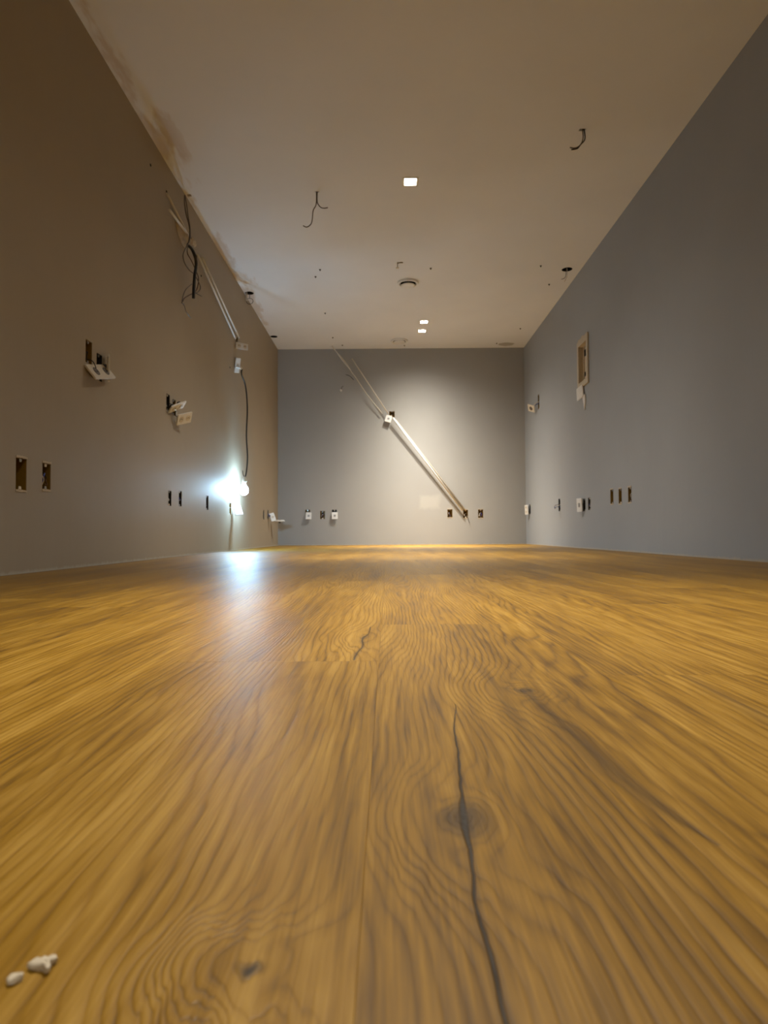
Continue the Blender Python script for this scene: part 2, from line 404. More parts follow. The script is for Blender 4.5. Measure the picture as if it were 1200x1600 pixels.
# ------------------------------------------------------------------ recessed downlights
LBL = ['glowing square downlight alone in the middle of the ceiling', 'glowing square downlight, the upper of the close pair',
       'glowing square downlight, the lower of the close pair nearer the far wall', 'square downlight above the viewer, out of frame', 'square downlight behind the viewer, out of frame']
for i, (x, y) in enumerate(LIGHTS):
    root = empty('downlight', LBL[i], 'light', Matrix.Translation((x, y, H)), 'square recessed downlights')
    b = bmesh.new(); w1 = LW/2+.006; w0 = LW/2-.009; z0 = -.002; z1 = .042
    def ring(w_, z): return [b.verts.new((sx*w_, sy*w_, z)) for sx, sy in ((-1, -1), (1, -1), (1, 1), (-1, 1))]
    R = [ring(w1, -.0005), ring(w1, z0), ring(w0, z0), ring(w0-.004, z1), ring(LW/2-.002, z1), ring(LW/2-.002, -.0005)]
    for A, B in zip(R, R[1:]+R[:1]):
        for k in range(4): b.faces.new((A[k], A[(k+1) % 4], B[(k+1) % 4], B[k]))
    bmesh.ops.recalc_face_normals(b, faces=b.faces)
    obj('frame', b, M_WMET, root)
    b = bmesh.new(); box(b, (0, 0, .016), (.072, .072, .003)); bevel(b, .0008); obj('diffuser', b, M_LED, root)
    b = bmesh.new(); box(b, (0, 0, .046), (LW-.004, LW-.004, .006)); bevel(b, .001); obj('housing_cap', b, M_DARK, root)
    ld = bpy.data.lights.new('downlight_beam', 'SPOT'); ld.energy = DOWN_W*(1.3, 1.35, 1.55, .95, 1.2)[i]; ld.color = DOWN_C
    ld.spot_size = math.radians(150); ld.spot_blend = 1.0; ld.shadow_soft_size = .028
    ld.use_nodes = True; lt = ld.node_tree; em = lt.nodes['Emission']      # beam profile: narrow core with a weak wide spill
    tc = lt.nodes.new('ShaderNodeTexCoord'); sx = lt.nodes.new('ShaderNodeSeparateXYZ'); lt.links.new(tc.outputs['Normal'], sx.inputs[0])
    def lm(op, a_, b_):
        q_ = lt.nodes.new('ShaderNodeMath'); q_.operation = op
        for k_, v_ in enumerate((a_, b_)):
            if hasattr(v_, 'is_output'): lt.links.new(v_, q_.inputs[k_])
            elif v_ is not None: q_.inputs[k_].default_value = v_
        return q_.outputs[0]
    cz_ = lm('ABSOLUTE', sx.outputs[2], None)
    lt.links.new(lm('ADD', lm('MULTIPLY', lm('POWER', cz_, 8.5), 1.0), lm('MULTIPLY', cz_, .13)), em.inputs['Strength'])
    lo = bpy.data.objects.new('downlight_beam', ld); sc.collection.objects.link(lo); lo.parent = root; lo.location = (0, 0, .009)

# ------------------------------------------------------------------ round air valves
for i, (x, y, r) in enumerate(VENTS):
    lb = ['round white ceiling air valve with dark gap, by the middle of the ceiling', 'round white ceiling air valve close to the far wall, disc nearly shut'][i]
    root = empty('air_valve', lb, 'vent', Matrix.Translation((x, y, H)), 'round ceiling air valves')
    b = bmesh.new(); ri = r*.74
    lathe(b, [(r, -.001), (r, -.014), (r*.97, -.020), (r*.88, -.023), (ri+.004, -.018), (ri, -.006), (ri, .028), (ri+.003, .028), (ri+.003, -.0008), (r, -.001)])
    obj('ring', b, M_WHT, root, True)
    b = bmesh.new(); dz = -.034 if i == 0 else -.020; rd = ri*(.94 if i == 0 else .88)
    lathe(b, [(0, dz-.006), (rd*.25, dz-.0055), (rd*.45, dz-.002), (rd*.8, dz-.003), (rd, dz+.001), (rd*.97, dz+.005), (rd*.6, dz+.010), (0, dz+.012)])
    obj('disc', b, M_WHT, root, True)
    b = bmesh.new(); lathe(b, [(0, .026), (ri-.0005, .026), (ri-.0005, .03), (0, .0301)]); lathe(b, [(ri-.0008, .0262), (ri-.0008, -.005), (ri-.0018, -.005), (ri-.0018, .0262)]); obj('duct_back', b, M_HOLE, root)
    b = bmesh.new(); tube(b, [(0, 0, dz+.011), (0, 0, .027)], .004); obj('stem', b, M_MET, root)

# ------------------------------------------------------------------ electrical boxes
ROTZ = {'L': PI/2, 'R': -PI/2, 'B': 0}
def wall_mtx(wall, a, z, out=0.0):
    if wall == 'L': p = (XL+out, a, z)
    elif wall == 'R': p = (XR-out, a, z)
    else: p = (a, YB-out, z)
    return Matrix.Translation(p) @ Matrix.Rotation(ROTZ[wall], 4, 'Z')
WIRE_M = [M_BLK, M_OFF, M_BLUE, M_RED]
def el_box(key, label, mat=M_YEL, wires=0, out=.0, seed=0, plaster=False, group='open wall boxes'):
    a, z, w_, h_ = BX[key]; root = empty('electrical_box', label, 'box', wall_mtx(key[0], a, z), group)
    rnd = random.Random(hash(key) % 1000 if False else sum(map(ord, key))*7+seed); D = .048; t = .002
    b = bmesh.new(); W1, H1 = w_/2-.0006, h_/2-.0006
    def ring(dw, y): return [b.verts.new((sx*(W1-dw), y, sz*(H1-dw))) for sx, sz in ((-1, -1), (1, -1), (1, 1), (-1, 1))]
    R = [ring(0, .0015), ring(0, D), ring(t, D-t), ring(t, .0015)]
    for A, B in ((R[0], R[1]), (R[2], R[3]), (R[3], R[0])):
        for k in range(4): b.faces.new((A[k], A[(k+1) % 4], B[(k+1) % 4], B[k]))
    b.faces.new(R[1]); b.faces.new(R[2][::-1]); bmesh.ops.recalc_face_normals(b, faces=b.faces)
    obj('shell', b, mat, root)
    for s in (-1, 1):
        b = bmesh.new(); hh = min(.012, h_*.12)
        prism(b, [(-.009, s*(H1-t)), (.009, s*(H1-t)), (.006, s*(H1-t-hh)), (-.006, s*(H1-t-hh))], .004, .007)
        obj('screw_lug', b, M_MET if (sum(map(ord, key))+s) % 3 else M_OFF, root)
    b = bmesh.new(); c = bmesh.ops.create_circle(b, cap_ends=True, segments=20, radius=.0105)
    bmesh.ops.rotate(b, verts=b.verts, matrix=Matrix.Rotation(PI/2, 3, 'X')); bmesh.ops.translate(b, verts=b.verts, vec=(0, D-t-.0006, H1*.35))
    obj('knockout', b, M_HOLE, root)
    for i in range(wires):
        x0 = rnd.uniform(-.5, .5)*W1; z0 = H1*.35+rnd.uniform(-.008, .008)
        pts = [(x0*.3, D-t-.002, z0), (x0, D*.55, z0-rnd.uniform(.0, .02)), (rnd.uniform(-.7, .7)*W1, D*.3, rnd.uniform(-.3, .3)*H1),
               (rnd.uniform(-.7, .7)*W1, max(-out, .006-out), rnd.uniform(-.6, .1)*H1), (rnd.uniform(-.6, .6)*W1, .012-out*1.2, -H1*rnd.uniform(.2, .75))]
        b = bmesh.new(); tube(b, pts, .0022, 6); obj('wire', b, WIRE_M[(i+seed) % 4], root, True)
    if plaster:
        for (cx, cz, wd) in ((0, H1+.004, W1*2.1), (0, -H1-.004, W1*2.1)):
            b = bmesh.new(); prism(b, [(-wd/2+wd*k/12, cz+.004+.004*mnoise.noise((k*.9, cz*50, 1))) for k in range(13)]+[(wd/2-wd*k/12, cz-.004+.004*mnoise.noise((k*.9, cz*50, 9))) for k in range(13)], -.002, -.0002)
            obj('filler_rim', b, M_PLS, root)
    return root
el_box('L_a', 'empty outlet box low on the left wall, nearest the viewer', M_YEL, 0, plaster=True)
el_box('L_b', 'outlet box with tangled wires, second from the viewer low on the left wall', M_YEL, 4, plaster=True)
el_box('L_c', 'tall ochre outlet box above the big tilted socket plate on the left wall', M_YEL, 1)
el_box('L_d', 'outlet box half hidden behind the big tilted socket plate on the left wall', M_DARK, 4)
el_box('L_e', 'outlet box directly above the upper of the two dangling socket plates', M_DARK, 2)
el_box('L_f', 'smaller-looking outlet box right beside the two dangling socket plates', M_YEL, 3)
el_box('L_g', 'narrow dark outlet box, left one of the pair left of the work lamp', M_DARK, 2)
el_box('L_h', 'narrow dark outlet box, right one of the pair left of the work lamp', M_DARK, 3)
el_box('L_i', 'single narrow dark outlet box just left of the shining work lamp', M_DARK, 1)
el_box('L_j', 'outlet box directly beneath the shining work lamp', M_YEL, 1)
el_box('L_k', 'thin looking outlet box left of the wired box near the far left corner', M_DARK, 0)
el_box('L_l', 'outlet box with blue wires near the far left corner', M_DARK, 3, out=.03, seed=2)
el_box('L_m', 'dark outlet box behind the upright plate where the black cord plugs in', M_DARK, 1)
el_box('L_n', 'ochre outlet box at the lower end of the left wall conduits', M_YEL, 2, out=.02)
el_box('L_o', 'small square outlet box beside the torn plaster under the ceiling', M_DARK, 0)
el_box('R_a', 'tall ochre outlet box high on the right wall by the corner', M_YEL, 3, out=.04)
el_box('R_b', 'outlet box behind the socket plate by the right far corner', M_DARK, 1)
el_box('R_c', 'outlet box with wires sprouting out, low on the right wall', M_DARK, 4, out=.05)
el_box('R_d', 'outlet box behind the upright white switch plate on the right wall', M_DARK, 1)
el_box('R_e', 'dark outlet box with bunched wires just right of the white switch plate', M_DARK, 4, seed=1)
el_box('R_f', 'ochre outlet box, left one of the three low on the right wall', M_YEL, 0, plaster=True)
el_box('R_g', 'ochre outlet box, middle one of the three low on the right wall', M_YEL, 1, plaster=True)
el_box('R_h', 'ochre outlet box, right one of the three low on the right wall', M_YEL, 3, seed=3, plaster=True)
el_box('B_a', 'outlet box above the left white plate on the far wall', M_YEL, 2)
el_box('B_b', 'open outlet box full of wires between the two white plates on the far wall', M_YEL, 4)
el_box('B_c', 'outlet box above the right white plate on the far wall', M_DARK, 2)
el_box('B_d', 'outlet box on the far wall, left of the conduit foot', M_YEL, 3, plaster=True)
el_box('B_e', 'outlet box on the far wall where the slanting conduit ends', M_YEL, 2, plaster=True)
el_box('B_f', 'outlet box on the far wall, right of the conduit foot', M_YEL, 4, seed=2, plaster=True)
el_box('B_g', 'ochre outlet box half way up the slanting conduit on the far wall', M_YEL, 1)

# ------------------------------------------------------------------ cover plates
def plate(name, label, c, u, v, w_, h_, kind='socket', n=2, leads=(), group='loose cover plates', mat=None):
    """c centre, u width direction, v height direction; the face looks along u x v"""
    u = Vector(u).normalized(); v = Vector(v); v = (v-u*v.dot(u)).normalized(); y = v.cross(u)
    m = Matrix((u, y, v)).transposed().to_4x4(); m.translation = Vector(c)
    root = empty(name, label, 'plate', m, group); mat = mat or M_WHT
    b = bmesh.new(); prism(b, rrect(w_, h_, .006), -.004, .004)
    bmesh.ops.bevel(b, geom=[e for e in b.edges if all(abs(q.co.y+.004) < 1e-5 for q in e.verts)], offset=.0022, segments=2, affect='EDGES')
    obj('cover', b, mat, root)
    b = bmesh.new(); prism(b, rrect(w_*.55, h_*.80, .003), .004, .010); obj('mounting_frame', b, M_OFF, root)
    horiz = w_ > h_
    for i in range(n):
        t = (i-(n-1)/2)*(max(w_, h_)*.46 if n > 1 else 0)
        cx, cz = (t, 0) if horiz else (0, t)
        if kind == 'socket':
            rad = min(w_, h_)*.27
            b = bmesh.new(); lathe(b, [(rad, 0), (rad, .0016), (rad*.9, .0018), (rad*.84, .0006), (0, .0006)], 24)
            bmesh.ops.rotate(b, verts=b.verts, matrix=Matrix.Rotation(PI/2, 3, 'X')); bmesh.ops.translate(b, verts=b.verts, vec=(cx, -.004, cz))
            s = obj('socket', b, M_GRY if mat is M_OFF else M_OFF, root, False)
            for dx in (-1, 0, 1):
                b = bmesh.new(); bmesh.ops.create_cone(b, cap_ends=True, segments=10, radius1=.0028, radius2=.0028, depth=.0006)
                bmesh.ops.rotate(b, verts=b.verts, matrix=Matrix.Rotation(PI/2, 3, 'X')); bmesh.ops.translate(b, verts=b.verts, vec=(cx+dx*.0085, -.0051, cz+(.004 if dx == 0 else 0)))
                obj('pin_hole', b, M_HOLE, s)
        elif kind == 'switch':
            b = bmesh.new(); prism(b, rrect(w_*.34, h_*.30, .002), -.0065, -.004); obj('rocker', b, M_MARK, root)
        bk = bmesh.new(); box(bk, (cx, .018, cz), (.022, .018, .030)); bevel(bk, .002); obj('terminal_block', bk, M_DARK, root)
    for pts, mt in leads:
        inv = m.inverted(); b = bmesh.new(); tube(b, [inv @ Vector(p) for p in pts], .0022, 6); obj('lead', b, mt, root, True)
    return root
# big tilted plate on the left wall
plate('socket_plate', 'large beige double socket plate dangling flat from two boxes on left wall', (-1.367, 3.025, .925), (0, -.25, -.065), (.045, .03, -.06), .225, .080, 'socket', 2, mat=M_OFF,
      leads=[([(XL-.02, 2.96, .97), (XL+.01, 2.97, .96), (-1.368, 2.98, .93)], M_BLK)])
plate('blank_plate', 'plate seen edge-on standing out of the wall behind the large socket plate', (XL+.024, 3.112, .965), (-.40, .91, 0), (0, 0, 1), .050, .135, 'blank', 1)
# two dangling plates
c = at(277, 636, 0, XL+.045); plate('socket_plate', 'upper of two tilted double socket plates dangling one above the other', c, (.35, .9, .42), (.55, -.45, .6), .155, .060, 'socket', 2,
      leads=[([(XL-.02, 4.03, .99), (XL+.015, 4.03, .975), tuple(c+Vector((-.012, .01, .012)))], M_BLK)])
c2 = at(288, 654, 0, XL+.055); plate('socket_plate', 'lower of two tilted double socket plates dangling one above the other', c2, (.35, .9, .30), (.25, -.45, .8), .150, .075, 'socket', 2,
      leads=[([(XL-.02, 4.14+dd, .98), (XL+.02, 4.12+dd, .96), (XL+.03, 4.10+dd, .91), tuple(c2+Vector((-.012, -.02+dd, .0)))], mm) for dd, mm in ((0, M_OFF), (.012, M_WHT), (-.012, M_BLK))])
# lit plate under the lamp
c = at(372, 797, 0, XL+.05); plate('socket_plate', 'bright socket plate just below the shining work lamp', c, (.75, .45, .10), (-.1, .55, .85), .070, .105, 'socket', 2,
      leads=[([(XL-.02, 5.64, .38), (XL+.01, 5.66, .38), tuple(c+Vector((-.015, .01, 0)))], M_OFF)])
# far left corner
c = at(426, 808, 0, XL+.05); plate('socket_plate', 'small tilted socket plate with blue wires near far left corner', c, (.8, .5, .25), (-.3, .1, .9), .06, .10, 'socket', 1,
      leads=[([(XL-.02, 7.42, .38), (XL+.01, 7.42, .37), tuple(c+Vector((-.015, .01, 0)))], M_BLUE)])
c = at(437, 813.5, 0, XL+.10); plate('socket_plate', 'white socket plate lying level on its wires in the far left corner', c, (.9, .35, 0), (.10, .9, .16), .115, .07, 'socket', 1,
      leads=[([(XL-.02, 7.42, .36), (XL+.02, 7.45, .345), tuple(c+Vector((-.03, 0, .0)))], M_RED)])
# top left plates
c = at(378, 541, 0, XL+.055); plate('socket_plate', 'white socket plate sticking out at the foot of left wall conduits', c, (.75, .65, .02), (-.1, -.15, .9), .125, .060, 'socket', 2,
      leads=[([(XL-.02, 5.88, 1.93), (XL+.01, 5.88, 1.92), tuple(c+Vector((-.02, .01, .0)))], M_BRASS)])
c = at(371, 571, 0, XL+.028); plate('switch_plate', 'upright plate tilted off the wall holding the black cord plug', c, (.62, .75, .1), (.45, .1, .9), .055, .135, 'socket', 1,
      leads=[([(XL-.02, 5.84, 1.70), (XL, 5.85, 1.70), tuple(c+Vector((-.01, .005, 0)))], M_OFF)])
# right wall
plate('socket_plate', 'white socket plate on the right wall by the far corner', (XR-.035, 7.895, .425), (.30, -.9, 0), (-.04, 0, 1), .075, .12, 'socket', 2,
      leads=[([(XR+.02, 7.86, .43), (XR-.01, 7.87, .43), (XR-.03, 7.89, .43)], M_BLK)])
plate('switch_plate', 'upright white switch plate tipped off its box on the right wall', (XR-.026, 5.745, .388), (.16, -.95, 0), (-.03, 0, 1), .10, .122, 'switch', 1,
      leads=[([(XR+.02, 5.70, .39), (XR-.006, 5.72, .39), (XR-.02, 5.74, .39)], M_BLK)])
plate('switch_plate', 'small white plate hanging under the panel frame on the right wall', (XR-.020, 5.70, 1.392), (.10, -.95, .12), (0, .08, 1), .135, .115, 'blank', 1)
plate('socket_plate', 'cracked socket plate drooping from the high box on the right wall', at(830, 638, 0, XR-.06), (.55, -.7, -.35), (-.35, -.3, .75), .10, .09, 'socket', 1, mat=M_OFF,
      leads=[([(XR+.02, 7.34, 1.64), (XR-.02, 7.37, 1.65), tuple(at(831, 637, 0, XR-.05))], M_OFF)])
# far wall
plate('switch_plate', 'left white plate hanging below its box on the far wall', (-.998, YB-.022, .372), (1, .05, -.03), (.03, .10, 1), .072, .088, 'switch', 1,
      leads=[([(-1.012, YB+.02, .42), (-1.01, YB-.004, .415), (-.998, YB-.012, .39)], M_OFF)])
plate('switch_plate', 'right white plate hanging below its box on the far wall', (-.668, YB-.022, .372), (1, -.06, .02), (-.02, .10, 1), .076, .088, 'switch', 1,
      leads=[([(-.674, YB+.02, .42), (-.674, YB-.004, .415), (-.668, YB-.012, .39)], M_OFF)])
plate('switch_plate', 'small square plate half way along the slanting conduit on far wall', (.018, YB-.050, 1.592), (.92, -.08, -.30), (.30, .06, .92), .078, .088, 'switch', 1,
      leads=[([(.062, YB+.02, 1.65), (.06, YB-.01, 1.645), (.03, YB-.03, 1.61)], M_OFF)])

# ------------------------------------------------------------------ panel frame on the right wall
a, z, w_, h_ = PANEL
root = empty('panel_frame', 'tall cream panel frame around an open cavity on right wall', 'panel', wall_mtx('R', a, z))
b = bmesh.new(); fw_, fh = .305, .425
o1 = [(-fw_/2, -fh/2), (fw_/2, -fh/2), (fw_/2, fh/2), (-fw_/2, fh/2)]; i1 = [(-w_/2+.004, -h_/2+.004), (w_/2-.004, -h_/2+.004), (w_/2-.004, h_/2-.004), (-w_/2+.004, h_/2-.004)]
def lp(pts, y): return [b.verts.new((x, y, zz)) for x, zz in pts]
R = [lp(o1, -.0008), lp(o1, -.014), lp(i1, -.014), lp(i1, .0)]
R2 = lp(i1, .030)
for A, B in ((R[0], R[1]), (R[1], R[2]), (R[2], R2), (R[3], R[0])):
    for k in range(4): b.faces.new((A[k], A[(k+1) % 4], B[(k+1) % 4], B[k]))
bmesh.ops.recalc_face_normals(b, faces=b.faces); obj('frame', b, M_CREAM, root)
b = bmesh.new(); box(b, (0, .032, 0), (w_-.008, .004, h_-.008)); obj('back_board', b, M_PENT, root)
for (cx, cz, sx, sz) in ((-.045, .10, .075, .065), (-.06, -.09, .045, .045), (.03, .0, .02, .03)):
    b = bmesh.new(); prism(b, [(cx+sx/2*math.cos(t*PI/4)*(1+.2*math.sin(t*3)), cz+sz/2*math.sin(t*PI/4)*(1+.15*math.cos(t*5))) for t in range(8)], .026, .0298); obj('knockout', b, M_HOLE, root)
for s in (-1, 1):
    b = bmesh.new(); box(b, (s*.07, .024, 0), (.012, .008, h_*.9)); bevel(b, .001); obj('rail', b, M_RED if s > 0 else M_PENT, root)
b = bmesh.new(); prism(b, [(-.14, 0), (-.12, .022), (-.06, .014), (0, .028), (.05, .012), (.13, .020), (.15, 0)], -.010, -.001)
for v_ in b.verts: v_.co.z += fh/2
obj('filler_rim', b, M_PLS, root)
# torn shard under the small plate
b = bmesh.new(); prism(b, [(-.045, .06), (.03, .06), (.035, .01), (.012, -.075), (-.012, -.01)], -.012, -.001)
o = obj('plaster_shard', b, M_WHT); o.matrix_world = wall_mtx('R', 5.62, 1.295) ; tag(o, 'pointed white shard hanging below the small plate under the panel', 'shard')

# ------------------------------------------------------------------ conduits (slanting white tubes)
def cyl_obj(name, label, cat, p0, p1, r, mat, group=None, flat=1.0):
    b = bmesh.new(); tube(b, [p0, p1], r, 14, False); o = obj(name, b, mat, None, True)
    c = Vector(p0); o.data.transform(Matrix.Translation(-c)); o.location = c
    for e_ in o.data.polygons:
        if len(e_.vertices) > 4: e_.use_smooth = False
    return tag(o, label, cat, group)
CG = 'slanting white conduits'
cyl_obj('conduit', 'upper slanting white conduit on the far wall, above the square plate', 'conduit', (-.44, YB-.055, 2.36), (.015, YB-.060, 1.655), .007, M_OFF, CG)
cyl_obj('conduit', 'thick lower slanting white conduit on the far wall, below the square plate', 'conduit', (.075, YB-.070, 1.60), (.945, YB-.035, .425), .0115, M_WHT, CG)
cyl_obj('conduit', 'thin ochre-white conduit running close beside the lower conduit on far wall', 'conduit', (.115, YB-.016, 1.58), (.985, YB-.014, .425), .006, M_OFF, CG)
def LW_(px, py, off): return at(px, py, 0, XL+off)
cyl_obj('conduit', 'upper short white conduit near the ceiling on the left wall', 'conduit', LW_(261, 302, .014), LW_(296, 372, .022), .007, M_OFF, CG)
cyl_obj('conduit', 'short white conduit end below the other near the left ceiling edge', 'conduit', LW_(265, 328, .045), LW_(293, 366, .040), .008, M_WHT, CG)
cyl_obj('conduit', 'left one of the two long conduits on the left wall', 'conduit', LW_(309, 398, .030), LW_(368.0, 529, .022), .0075, M_WHT, CG)
cyl_obj('conduit', 'right one of the two long conduits on the left wall', 'conduit', LW_(316, 403, .030), LW_(373.5, 528, .034), .0075, M_WHT, CG)
# thin white leads from the ceiling to the far wall conduit
org = Vector((-.690, 7.95, H)); root = empty('loose_cables', 'pale loose cables dropping from the ceiling along the far wall conduit', 'cables', Matrix.Translation(org))
for i, (pts, r, lb, mt) in enumerate([
    ([(-.690, 7.95, 2.515), (-.66, 7.96, 2.46), (-.60, 7.99, 2.40), (-.50, 8.02, 2.28), (-.44, 8.03, 2.18), (-.395, 8.035, 2.12), (-.25, 8.035, 1.90), (-.06, 8.045, 1.66)], .0055, 'pale loose cable from the ceiling down along the far wall conduit', M_OFF),
    ([(-.685, 7.95, 2.515), (-.64, 7.955, 2.44), (-.585, 7.97, 2.36), (-.52, 8.0, 2.28), (-.45, 8.01, 2.20)], .004, 'second thin pale cable at the top of the far wall conduit', M_WHT),
    ([(-.52, 8.05, 2.16), (-.47, 8.045, 2.14), (-.42, 8.04, 2.09)], .0035, 'short dark cable end beside the top of the far wall conduit', M_BLK)]):
    b = bmesh.new(); tube(b, [Vector(p)-org for p in pts], r, 8); obj('cable', b, mt, root, True)['label'] = lb
b = bmesh.new(); tube(b, [(1.0, YB-.004, .36), (1.015, YB-.02, .33), (1.03, YB-.02, .27)], .003, 6)
tag(obj('cable', b, M_GRY, None, True), 'short wire end hanging below the conduit foot on far wall', 'cable')

# small white stub on the far wall
root = empty('lamp_holder', 'tiny white lamp holder stub high on the far wall, left of the conduit', 'lamp holder', Matrix.Translation((-.585, YB, 1.965)))
b = bmesh.new(); lathe(b, [(0, 0), (.016, 0), (.016, .018), (.011, .022), (.011, .036), (0, .038)], 16)
bmesh.ops.rotate(b, verts=b.verts, matrix=Matrix.Rotation(PI/2, 3, 'X')); obj('socket', b, M_WHT, root, True)
b = bmesh.new(); tube(b, [(.004, -.03, .0), (.012, -.035, .03), (.022, -.02, .05), (.03, -.004, .055)], .003, 6); obj('wire', b, M_GRY, root, True)

# ------------------------------------------------------------------ plaster mend and cables high on the left wall
def lump(name, label, c, sx, sy, sz, mat, cat, seed):
    b = bmesh.new(); bmesh.ops.create_icosphere(b, subdivisions=4, radius=1)
    for v_ in b.verts:
        n_ = mnoise.noise(v_.co*2.2+Vector((seed, 0, 0)))*.35+mnoise.noise(v_.co*6+Vector((0, seed, 0)))*.16
        v_.co *= 1+n_; v_.co = Vector((v_.co.x*sx, v_.co.y*sy, v_.co.z*sz))
    o = obj(name, b, mat, None, True); o.location = c; return tag(o, label, cat)
c = LW_(284, 366, .008); o = lump('plaster_mend', 'rough torn plaster lump under the ceiling on the left wall', c, .034, .115, .036, M_PLS, 'plaster', 3.1)
o.rotation_euler = (-.35, 0, 0)
c = LW_(302, 378, .006); lump('plaster_mend', 'small round plaster patch beside the square hole under the ceiling', c, .014, .055, .026, M_PLS, 'plaster', 8.2)
# small box of terminals poking from the torn plaster
tops = [
 ([(290, 383, -.0), (297, 386, .05), (303, 396, .09), (306.5, 412, .09), (304, 432, .09), (303, 450, .09), (302.5, 466, .09)], .0105, 'thick black cable bundle drooping from the torn plaster', M_BLK),
 ([(288.5, 305, .02), (288.5, 318, .03), (291, 335, .04), (295, 350, .05), (296.5, 362, .05), (295, 376, .06), (292, 384, .05)], .0042, 'long dark wire from the ceiling hole down past the torn plaster', M_GRY),
 ([(289, 305, .03), (292, 322, .045), (294, 338, .05), (297, 358, .06), (296, 376, .075), (289, 390, .08), (286, 400, .08), (289, 412, .08), (296, 422, .08), (303, 428, .08), (308, 436, .08), (313, 448, .08), (311, 455, .08), (304, 459, .08)], .0035, 'thin wire looping wide round the black cable bundle', M_GRY),
 ([(293, 385, .04), (293, 396, .06), (299, 407, .07), (305, 420, .075), (310, 434, .075), (309, 447, .075), (305, 456, .075), (296, 461, .075), (288, 466, .075), (285.5, 471, .075)], .0035, 'thin wire curling back left at the end of the bundle', M_RED),
 ([(304, 441, .08), (297, 446, .085), (290, 453, .085), (286, 463, .085), (284.5, 473, .085), (288, 475, .085)], .003, 'fine wire bowed out left below the black bundle', M_GRY),
 ([(284, 473, .08), (288, 478, .085), (291, 487, .085), (298, 497, .085)], .0035, 'lowest wire tail curling down right below the bundle', M_GRY),
 ([(302, 455, .085), (308, 459, .09), (315, 463, .09)], .003, 'short wire tip sticking right from the bundle foot', M_BLK)]
org = LW_(292, 384, .05); root = empty('cable_bundle', 'tangle of dark cables dangling from the torn plaster and ceiling hole on left wall', 'cables', Matrix.Translation(org))
for pts, r, lb, mt in tops:
    b = bmesh.new(); tube(b, [LW_(*p)-org for p in pts], r, 8); obj('cable', b, mt, root, True)['label'] = lb

# ------------------------------------------------------------------ wires and fittings hanging from the ceiling
def hang(pts, r, lb, mt, name='hanging_wire'):
    b = bmesh.new(); tube(b, pts, r, 7); return tag(obj(name, b, mt, None, True), lb, 'wire', 'wires hanging from the ceiling')
x, y = -.474, 4.334
hang([(x-.003, y, H+.012), (x-.003, y, H-.03), (x-.006, y, H-.09), (x-.026, y, H-.13), (x-.032, y, H-.19), (x-.042, y, H-.225), (x-.070, y, H-.245), (x-.095, y, H-.235)], .0035, 'longer wire curling left from the ceiling slot left of the downlight', M_GRY)
hang([(x+.003, y+.004, H+.012), (x+.001, y+.004, H-.04), (x+.004, y+.004, H-.075), (x+.025, y+.004, H-.105), (x+.05, y+.004, H-.112), (x+.075, y+.004, H-.108)], .0035, 'shorter wire curling right from the ceiling slot left of the downlight', M_GRY)
x, y = 1.155, 3.68
hang([(x, y, H+.01), (x+.004, y, H-.04), (x-.004, y, H-.075), (x-.025, y, H-.10), (x-.05, y, H-.108), (x-.075, y, H-.104)], .0035, 'inner strand of the hooked wire at the top right of the ceiling', M_GRY)
hang([(x+.010, y+.004, H+.01), (x+.016, y+.004, H-.03), (x+.012, y+.004, H-.06), (x-.010, y+.004, H-.085), (x-.03, y+.004, H-.108), (x-.065, y+.004, H-.115)], .0035, 'outer strand of the hooked wire at the top right of the ceiling', M_BLK)
x, y = 1.622, 5.673
hang([(x, y, H+.012), (x+.002, y, H-.04), (x-.002, y, H-.07), (x-.018, y, H-.10), (x-.024, y, H-.112)], .003, 'pale wire from the round hole by the right wall', M_OFF)
hang([(x-.006, y+.01, H+.012), (x-.008, y+.01, H-.05), (x-.022, y+.01, H-.075), (x-.05, y+.01, H-.085)], .0025, 'short second wire from the round hole by the right wall', M_GRY)
x, y = -1.338, 6.172
lp_ = [(x, y, H+.012), (x+.002, y, H-.045)]+[(x+.004-.032*math.sin(t), y, H-.080+.030*math.cos(t)) for t in [k*.8 for k in range(1, 9)]]
hang(lp_, .0025, 'curled wire loop below the left round ceiling hole', M_BLK)
hang([(x-.028, y, H+.012), (x-.028, y, H-.04), (x-.024, y, H-.075)], .010, 'stubby pale cable sleeve at the left round ceiling hole', M_OFF, 'cable_sleeve')

PLUGS = [(500, 421, 'left of the middle air valve, upper of two'), (493, 432, 'left of the middle air valve, lower of two'), (508, 489, 'alone between the left wall and the paired downlights'),
         (520, 527, 'near the far wall above the pale cable hole'), (535, 539, 'at the far wall edge right of the pale cable hole'), (673, 419, 'right above the middle air valve'),
         (845, 415, 'just left of the right round ceiling hole'), (858, 444, 'below the right round ceiling hole'), (813, 513, 'near the far right corner of the ceiling'), (776, 536, 'at the far wall edge by the grey mend'),
         (632, 539.5, 'between the far air valve and the far wall')]
for px, py, wh in PLUGS:
    p = at(px, py, 2, H); b = bmesh.new()
    lathe(b, [(0, -.014), (.004, -.013), (.005, -.006), (.009, -.004), (.009, -.0005), (0, -.0005)], 12)
    o = obj('ceiling_plug', b, M_DARK if px != 632 else M_GRY, None, True); o.location = (p.x, p.y, H); tag(o, 'tiny dark ceiling plug '+wh, 'plug', 'tiny plugs dotted over the ceiling')
